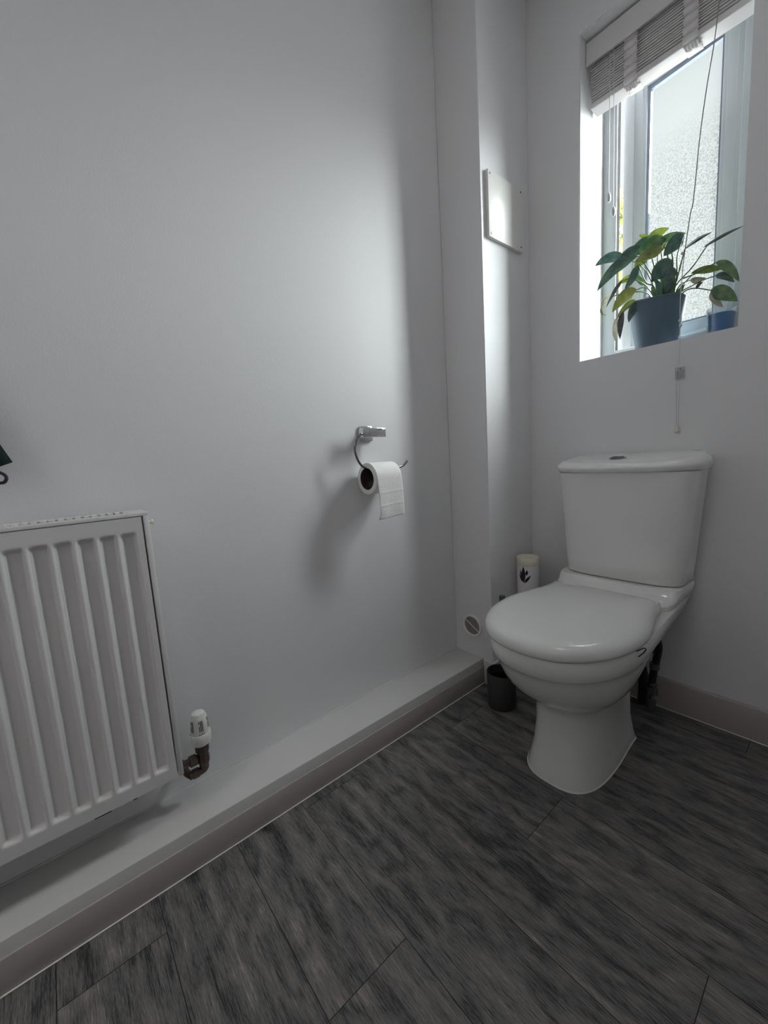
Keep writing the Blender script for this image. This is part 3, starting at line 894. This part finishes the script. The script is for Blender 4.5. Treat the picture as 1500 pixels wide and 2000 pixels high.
def trv():
    cx, cy = .062, -1.277
    r = root('radiator_valve', 'white thermostatic radiator valve on dull brass fittings beside the radiator', 'valve', (cx, cy, .16))
    # white head: ribbed dome over a collar
    bm = new()
    lathe(bm, [(.0170, .234), (.0205, .237), (.0225, .246), (.0228, .262), (.0215, .264), (.0205, .262)], (cx, cy, 0), seg=32); finish(bm, 'collar', M_PLASTIC, r)
    bm = new()
    seg = 48; rings = []
    for rr, z in ((.0200, .256), (.0202, .270), (.0194, .290), (.0176, .302), (.0135, .311), (.006, .3145), (.0005, .315)):
        ring = []
        for i in range(seg):
            t = 2 * PI * i / seg
            k = 1 - .05 * (1 if (i % 8) in (0, 1) and z < .31 else 0)
            ring.append(Vector((cx + rr * k * math.cos(t), cy + rr * k * math.sin(t), z)))
        rings.append(ring)
    loft(bm, rings); hd = finish(bm, 'head', M_PLASTIC, r, smooth=40)
    bm = new()
    base = math.atan2(CAM.y - cy, CAM.x - cx)
    for grp in (-.95, 0.15, 1.25):
        for k in (-1, 0, 1):
            a = base + grp + k * .17
            d = Vector((math.cos(a), math.sin(a), 0)); s_ = Vector((-d.y, d.x, 0))
            top = Vector((cx, cy, .2985)) + d * .0187; bot = Vector((cx, cy, .273)) + d * .0204
            w = .0008
            vs = [bm.verts.new(bot - s_ * w), bm.verts.new(bot + s_ * w), bm.verts.new(top + s_ * w), bm.verts.new(top - s_ * w)]
            bm.faces.new(vs)
    for k in range(4):
        a = base + .15 + (k - 1.5) * .16
        d = Vector((math.cos(a), math.sin(a), 0)); s_ = Vector((-d.y, d.x, 0)); c_ = Vector((cx, cy, .2665)) + d * .0206
        bm.faces.new([bm.verts.new(c_ + s_ * q + Vector((0, 0, z_))) for q, z_ in ((-.0008, -.0014), (.0008, -.0014), (.0008, .0014), (-.0008, .0014))])
    finish(bm, 'head_slots', M_BLACK, hd, smooth=0, loc=(0, 0, 0))
    # brass body
    bm = new(); lathe(bm, [(.0150, .2335), (.0155, .226), (.0155, .216), (.0130, .214), (.0125, .206), (.0138, .202), (.0138, .188), (.0110, .183), (.0100, .170)], (cx, cy, 0), seg=8)
    finish(bm, 'body', M_BRASS, r, smooth=25)
    bm = new(); lathe(bm, [(.0080, -.012), (.0130, -.016), (.0130, -.030), (.0090, -.032), (.0080, -.0508)], (cx, cy, .2005), 'Y', 8)
    finish(bm, 'union_nut', M_BRASS, r, smooth=25)
    bm = new()
    tube(bm, [(cx, cy, .178), (cx, cy, .171), (cx - .001, cy - .004, .167), (cx - .001, cy - .012, .166), (cx - .001, cy - .034, .166)], .0090, 10)
    tube(bm, [(cx - .001, cy - .030, .166), (cx - .020, cy - .036, .166), (.0008, cy - .037, .166)], .0080, 10)
    finish(bm, 'elbow_pipe', M_BRASS, r)
    bm = new(); lathe(bm, [(.0098, -.012), (.0112, -.014), (.0112, -.026), (.0098, -.028)], (cx - .001, cy, .1665), 'Y', 8); finish(bm, 'compression_nut', M_BRASS, r, smooth=25)
trv()

# ================================================================== PAPER HOLDER + ROLL
def holder():
    r = root('toilet_roll_holder', 'chrome wall holder with a curved wire arm', 'roll holder', (0, -.69, .955))
    bm = new(); box(bm, .0004, .010, -.708, -.662, .930, .976, .002, 2); finish(bm, 'wall_plate', M_CHROME, r)
    bm = new(); box(bm, .0101, .034, -.700, -.672, .940, .966, .002, 2); finish(bm, 'post', M_CHROME, r)
    bm = new()
    box(bm, .0342, .056, -.734, -.645, .939, .967, .0025, 2)
    finish(bm, 'front_block', M_CHROME, r)
    bm = new(); tube(bm, [(.050, -.730, .950), (.052, -.744, .946), (.052, -.758, .930), (.052, -.766, .908), (.052, -.763, .885), (.052, -.753, .864), (.052, -.738, .850), (.052, -.715, .8435), (.052, -.66, .842), (.052, -.605, .842), (.052, -.585, .843), (.052, -.572, .848), (.052, -.558, .860)], .0036, 12)
    finish(bm, 'arm', M_STEEL, r)
holder()
def roll():
    cx, cz, ya, yb = .052, .8132, -.729, -.629
    R, ri = .0475, .0335
    r = root('toilet_roll', 'white toilet paper roll with a hanging sheet on the chrome holder', 'toilet paper', (cx, (ya + yb) / 2, cz))
    bm = new()
    lathe(bm, [(ri, 0), (R - .0015, 0), (R, .0015), (R, .0985), (R - .0015, .1), (ri, .1), (ri, 0)], (cx, ya, cz), 'Y', 56, cap0=False, cap1=False)
    finish(bm, 'paper', M_PAPER, r)
    bm = new(); lathe(bm, [(ri - .0002, .0005), (ri - .0002, .0995), (ri - .0012, .0995), (ri - .0012, .0005), (ri - .0002, .0005)], (cx, ya, cz), 'Y', 40, cap0=False, cap1=False)
    finish(bm, 'core', M_CARD, r)
    # hanging sheet: wraps over the front then drops, with perforation creases
    bm = new()
    prof = []
    for i in range(12):
        t = math.radians(100 - i * 9)
        prof.append((cx + (R + .0007) * math.cos(t), cz + (R + .0007) * math.sin(t)))
    x0_ = prof[-1][0]; z = prof[-1][1]
    n = 44
    for i in range(1, n + 1):
        t = i / n; zz = z - t * (z - .690)
        prof.append((x0_ + .0035 * math.sin(t * 2.6) - .001 * t, zz))
    cols = 26; G = []
    crease = (.770, .731)
    for (x, zz) in prof:
        row = []
        for j in range(cols + 1):
            s = j / cols
            y = ya + .001 + (yb - ya - .002) * s
            low = max(0, (cz - zz) / .12)
            y += low * .004 * (1 - s) + .001 * low
            dx = .0016 * low * math.sin(s * 7 + 1.2) + random.uniform(-.00018, .00018) * (zz < cz)
            zc = zz + .006 * s * low
            for c_ in crease:
                d = abs(zc - c_ - .004 * s)
                if d < .004: dx += .0011 * (1 - d / .004)
            # lower left corner curls back
            if zz < .72: dx -= .010 * ((.72 - zz) / .03) ** 1.5 * max(0, .25 - s) * 2
            if zz < .715: y -= .006 * (1 - s) * ((.715 - zz) / .025)
            row.append(bm.verts.new((x + dx, y, zc)))
        G.append(row)
    for a, b_ in zip(G[:-1], G[1:]):
        for j in range(cols): bm.faces.new((a[j], a[j + 1], b_[j + 1], b_[j]))
    o = finish(bm, 'hanging_sheet', M_PAPER, r, smooth=80)
    s = o.modifiers.new('thick', 'SOLIDIFY'); s.thickness = .0006; s.offset = 1
roll()

# ================================================================== CLOTH at the left edge
def cloth():
    r = root('hanging_cloth', 'dark green cloth hanging on the left wall above the radiator', 'cloth', (.03, -1.66, .9))
    bm = new()
    rows = []
    n, m = 30, 34
    top = 1.33
    for i in range(n + 1):
        t = i / n
        # right edge flares from the hook down to the lower right corner
        yr = -1.640 + .122 * t ** 1.35
        yl = -1.70 - .22 * t ** 1.1
        row = []
        for j in range(m + 1):
            s = j / m
            y = yr + (yl - yr) * s
            zbot = .905 - .030 * min(1, s * 4) - .03 * s
            z = top + (zbot - top) * t
            x = .030 + .016 * math.sin(s * 17 + t * 1.5) * (.4 + .6 * t) + .008 * math.sin(s * 7 + 1)
            row.append(bm.verts.new((x, y, z)))
        rows.append(row)
    for a, b_ in zip(rows[:-1], rows[1:]):
        for j in range(m): bm.faces.new((a[j], a[j + 1], b_[j + 1], b_[j]))
    o = finish(bm, 'fabric', M_CLOTH, r, smooth=80)
    s = o.modifiers.new('thick', 'SOLIDIFY'); s.thickness = .006; s.offset = 0
    bm = new()
    tube(bm, [(.032, -1.541, .890), (.034, -1.533, .884), (.034, -1.531, .877), (.032, -1.536, .870), (.030, -1.546, .872), (.030, -1.55, .886)], .0028, 8)
    o = finish(bm, 'hanging_loop', M_TAG, r); o['label'] = 'dark purple loop'
cloth()
hk = root('wall_hook', 'chrome hook on the left wall holding the dark green cloth', 'hook', (0, -1.67, 1.33))
bm = new(); lathe(bm, [(.014, .0005), (.014, .004), (.006, .006), (.005, .03)], (0, -1.67, 1.345), 'X', 20); finish(bm, 'base', M_CHROME, hk)
bm = new(); tube(bm, [(.028, -1.67, 1.345), (.045, -1.67, 1.335), (.058, -1.67, 1.34), (.062, -1.67, 1.36)], .004, 10); finish(bm, 'prong', M_CHROME, hk)

# ================================================================== CANDLE
def candle():
    cx, cy, z = .7255, .098, WZ0 + .0006
    r = root('candle', 'blue wax candle in a clear glass tumbler at the right of the sill', 'candle', (cx, cy, z))
    bm = new(); lathe(bm, [(.0290, 0), (.0305, .002), (.0365, .080), (.0358, .081), (.0352, .080), (.0295, .005), (.001, .004)], (cx, cy, z), seg=44)
    finish(bm, 'glass', M_TUMBLER, r)
    bm = new(); lathe(bm, [(.0285, .0062), (.0338, .0615), (.0335, .062), (.001, .0605)], (cx, cy, z), seg=40); w = finish(bm, 'wax', M_WAX, r)
    bm = new(); tube(bm, [(cx, cy, z + .0606), (cx + .001, cy, z + .071)], .0009, 6, False); finish(bm, 'wick', M_BLACK, w, loc=(0, 0, 0))
candle()

# ================================================================== PLANT
def plant():
    px, py, z0 = .566, .082, WZ0 + .0006
    r = root('potted_plant', 'leafy green houseplant in a dark slate blue pot on the window sill', 'plant', (px, py, z0))
    bm = new(); lathe(bm, [(.054, 0), (.056, .002), (.0765, .136), (.0775, .140), (.0765, .1425), (.0735, .1415), (.0725, .136), (.070, .118)], (px, py, z0), seg=56, cap1=False)
    finish(bm, 'pot', M_POT, r)
    bm = new(); lathe(bm, [(.070, .119), (.071, .124), (.04, .128), (.001, .129)], (px, py, z0), seg=36); finish(bm, 'soil', M_SOIL, r)
    view0 = Vector((.55, -.95, -.55)).normalized()
    PXM = 0.00139
    def leaf(bpx, mpx, tpx, wpx, yb, yt, m, tilt=0.0, fold=.28, peak=.42, ym=None, sharp=1.0):
        A = at(bpx[0], bpx[1], yb); T = at(tpx[0], tpx[1], yt)
        Md = at(mpx[0], mpx[1], ym if ym is not None else (yb + yt) / 2)
        C = 2 * Md - (A + T) / 2
        n = 14; hw = wpx * PXM / 2
        bm = new(); rows = []
        for i in range(n + 1):
            t = i / n
            p_ = A * (1 - t) ** 2 + C * 2 * t * (1 - t) + T * t * t
            tan = ((C - A) * (1 - t) + (T - C) * t).normalized()
            V = (view0 - tan * view0.dot(tan)).normalized()
            V = Matrix.Rotation(tilt, 3, tan) @ V
            S = tan.cross(V).normalized()
            # ovate profile
            if t < peak: w = math.sin(PI / 2 * (t / peak)) ** .8
            else: w = math.cos(PI / 2 * ((t - peak) / (1 - peak))) ** (.75 * sharp)
            w = max(w, .03) * hw
            row = []
            for s in (-1, -.72, -.36, 0, .36, .72, 1):
                und = .05 * hw * math.sin(t * 11 + s * 2)
                row.append(bm.verts.new(p_ + S * (s * w) + V * (abs(s) * w * fold - .25 * abs(s) ** 2 * w * fold + und - hw * .0)))
            rows.append(row)
        for a, b_ in zip(rows[:-1], rows[1:]):
            for j in range(6): bm.faces.new((a[j], a[j + 1], b_[j + 1], b_[j]))
        o = finish(bm, 'leaf', m, r, smooth=80)
        s = o.modifiers.new('thick', 'SOLIDIFY'); s.thickness = .0006
        return o
    def stem(pts, r0=.0022, m=L_STEM, r1=.0014):
        bm = new(); tube(bm, [at(*q) for q in pts], lambda t: r0 + (r1 - r0) * t, 7, n=6)
        finish(bm, 'stem', m, r)
    ZB = 596  # below the pot rim
    # left-hand leaves
    leaf((1222, 504), (1192, 503), (1162, 520), 23, .075, .050, L_DARK, .15)
    leaf((1246, 500), (1203, 522), (1166, 569), 27, .070, .045, L_DARK, -.1, .22)
    leaf((1258, 482), (1226, 499), (1196, 530), 27, .075, .055, L_DARK, .25, .2)
    leaf((1300, 466), (1272, 478), (1244, 498), 32, .080, .060, L_MID, .2, .22)
    leaf((1297, 486), (1270, 494), (1240, 512), 26, .072, .058, L_OLIVE, -.2, .22)
    leaf((1282, 466), (1254, 476), (1229, 500), 22, .095, .08, L_DARK, .1, .2)
    leaf((1264, 473), (1282, 457), (1307, 445), 23, .095, .09, L_YEL, .2, .25)
    leaf((1276, 472), (1262, 464), (1248, 459), 12, .1, .1, L_YEL, 0, .2)
    leaf((1282, 477), (1308, 463), (1340, 455), 20, .085, .075, L_MID, .3, .22)
    leaf((1336, 458), (1318, 474), (1296, 500), 34, .070, .060, L_DARK, -.3, .16, .45)
    leaf((1306, 470), (1288, 480), (1272, 500), 22, .1, .09, L_OLIVE, .1)
    # centre
    leaf((1315, 517), (1295, 524), (1273, 551), 38, .055, .040, L_DARK, .1, .15, .5)
    leaf((1312, 520), (1308, 540), (1300, 575), 22, .050, .045, L_DARK, .1, .15)
    leaf((1247, 516), (1236, 540), (1220, 567), 19, .060, .045, L_DARK, -.2, .2)
    leaf((1266, 505), (1252, 512), (1238, 520), 14, .08, .07, L_YEL, .2)
    leaf((1245, 540), (1226, 544), (1206, 556), 14, .07, .06, L_YEL, .2)
    leaf((1262, 556), (1250, 548), (1240, 530), 12, .08, .07, L_MID, .2)
    # lower left
    leaf((1244, 566), (1220, 578), (1196, 610), 27, .055, .040, L_OLIVE, .05, .2, .45)
    leaf((1244, 590), (1226, 596), (1203, 625), 14, .045, .035, L_OLIVE, .3, .2)
    leaf((1216, 548), (1202, 567), (1184, 600), 9, .055, .045, L_DRY, .6, .5)
    leaf((1192, 578), (1180, 590), (1176, 613), 9, .05, .045, L_PALE, .3, .5)
    leaf((1176, 596), (1176, 610), (1184, 615), 7, .05, .045, L_MID, .3, .5)
    leaf((1218, 608), (1212, 630), (1211, 662), 13, .030, .025, L_DRY, .1, .3, .5)
    leaf((1204, 618), (1200, 645), (1206, 672), 9, .035, .030, L_PALE, .2, .5, .6)
    leaf((1256, 588), (1238, 602), (1228, 630), 20, .020, .005, L_DARK, .1, .2, .4)
    # right side
    leaf((1337, 487), (1362, 467), (1391, 453), 10, .06, .03, L_DRY, .5, .4)
    leaf((1374, 483), (1412, 459), (1453, 441), 8, .035, -.02, L_DRY, .4, .5, .3)
    leaf((1350, 534), (1382, 525), (1414, 524), 18, .065, .05, L_YEL, .4, .2)
    leaf((1398, 512), (1422, 522), (1444, 550), 17, .040, .015, L_MID, .2, .2)
    leaf((1398, 537), (1414, 540), (1434, 551), 15, .045, .025, L_DARK, -.5, .25)
    leaf((1348, 547), (1362, 546), (1379, 542), 15, .05, .04, L_PALE, .3, .4)
    leaf((1360, 565), (1364, 556), (1374, 550), 8, .048, .04, L_DRY, .3, .4)
    leaf((1388, 567), (1412, 572), (1441, 588), 27, .050, .032, L_MID, .1, .2)
    leaf((1389, 569), (1396, 586), (1412, 600), 16, .058, .045, L_PALE, -.4, .2)
    # stems from the pot
    S = [[(1290, ZB, .08), (1284, 560, .08), (1262, 520, .078), (1246, 500, .07)], [(1294, ZB, .08), (1282, 540, .08), (1272, 500, .078), (1258, 482, .075)],
         [(1300, ZB, .085), (1290, 540, .085), (1285, 500, .085), (1300, 466, .08)], [(1302, ZB, .09), (1296, 540, .09), (1292, 495, .09), (1290, 470, .095)],
         [(1306, ZB, .085), (1306, 540, .085), (1304, 500, .085), (1296, 480, .085)], [(1309, ZB, .08), (1314, 540, .08), (1313, 500, .08), (1306, 478, .085)],
         [(1312, ZB, .075), (1322, 540, .075), (1323, 500, .075), (1334, 462, .07)], [(1308, ZB, .06), (1318, 560, .058), (1330, 515, .058), (1337, 487, .06)],
         [(1290, ZB, .07), (1276, 560, .065), (1262, 552, .06), (1247, 520, .06)], [(1286, ZB, .06), (1270, 568, .058), (1256, 562, .056), (1244, 566, .055)],
         [(1300, ZB, .06), (1304, 570, .055), (1310, 545, .055), (1315, 517, .055)], [(1284, ZB, .06), (1268, 584, .05), (1240, 590, .038), (1218, 608, .030)],
         [(1282, ZB, .06), (1268, 580, .045), (1256, 588, .02)], [(1280, ZB, .07), (1262, 572, .065), (1225, 572, .055), (1192, 580, .05)],
         [(1286, ZB, .07), (1262, 558, .065), (1232, 545, .06), (1216, 548, .055)], [(1288, ZB, .07), (1270, 545, .07), (1252, 520, .074), (1222, 504, .075)],
         [(1308, ZB, .05), (1320, 558, .05), (1352, 522, .045), (1374, 490, .037), (1384, 476, .034)], [(1310, ZB, .06), (1326, 566, .06), (1345, 544, .062), (1362, 530, .062)],
         [(1312, ZB, .055), (1328, 572, .05), (1352, 558, .048), (1376, 546, .046), (1400, 538, .045)], [(1314, ZB, .055), (1336, 570, .052), (1358, 563, .05), (1388, 567, .05)],
         [(1306, ZB, .055), (1326, 560, .05), (1336, 552, .05), (1348, 547, .05)], [(1330, 545, .05), (1360, 534, .05), (1385, 520, .045), (1398, 513, .040)]]
    for i, s in enumerate(S): stem(s, .0030 if i < 9 else .0020)
    # leaf sheaths round the crown
    for (a, b_, c_, w, m) in (((1296, ZB), (1298, 560), (1290, 530), 14, L_MID), ((1304, ZB), (1310, 560), (1316, 525), 16, L_DARK), ((1286, ZB), (1280, 575), (1272, 560), 12, L_MID),
                              ((1310, ZB), (1322, 575), (1338, 555), 13, L_MID), ((1300, ZB), (1300, 570), (1304, 540), 18, L_DARK), ((1292, ZB), (1288, 565), (1280, 545), 14, L_DARK)):
        leaf(a, b_, c_, w, .06, .055, m, 0, .4, .4)
plant()

# ================================================================== TREE OUTSIDE
def tree():
    cx, cy = -1.95, 4.2
    r = root('garden_tree', 'sunlit yellow green tree outside, seen through the gap of the open window', 'tree', (cx, cy, -.35))
    bm = new(); tube(bm, [(cx, cy, -.36), (cx + .03, cy, .8), (cx - .03, cy + .05, 2.0), (cx, cy, 3.2)], lambda t: .11 - .07 * t, 12)
    for k in range(6):
        a = k * 1.05
        tube(bm, [(cx, cy, 1.7 + k * .2), (cx + .35 * math.cos(a), cy + .35 * math.sin(a), 2.3 + k * .2), (cx + .7 * math.cos(a), cy + .6 * math.sin(a), 2.9 + k * .2)], lambda t: .04 - .03 * t, 8)
    finish(bm, 'trunk', M_BARK, r)
    bm = new()
    for i in range(9000):
        while True:
            q = Vector((random.uniform(-1, 1), random.uniform(-1, 1), random.uniform(-1, 1)))
            if .25 < q.length < 1: break
        c = Vector((cx + q.x * 1.02, cy + q.y * 1.0, 3.42 + q.z * .92))
        a = Vector((random.gauss(0, 1), random.gauss(0, 1), random.gauss(0, 1))).normalized()
        b_ = a.cross(Vector((random.gauss(0, 1), random.gauss(0, 1), random.gauss(0, 1)))).normalized()
        s = random.uniform(.035, .06)
        vs = [bm.verts.new(c + v) for v in (-a * s, b_ * s * .45 - a * s * .1, a * s, -b_ * s * .45 - a * s * .1)]
        bm.faces.new(vs)
    o = finish(bm, 'foliage', L_TREE, r, smooth=0)
tree()
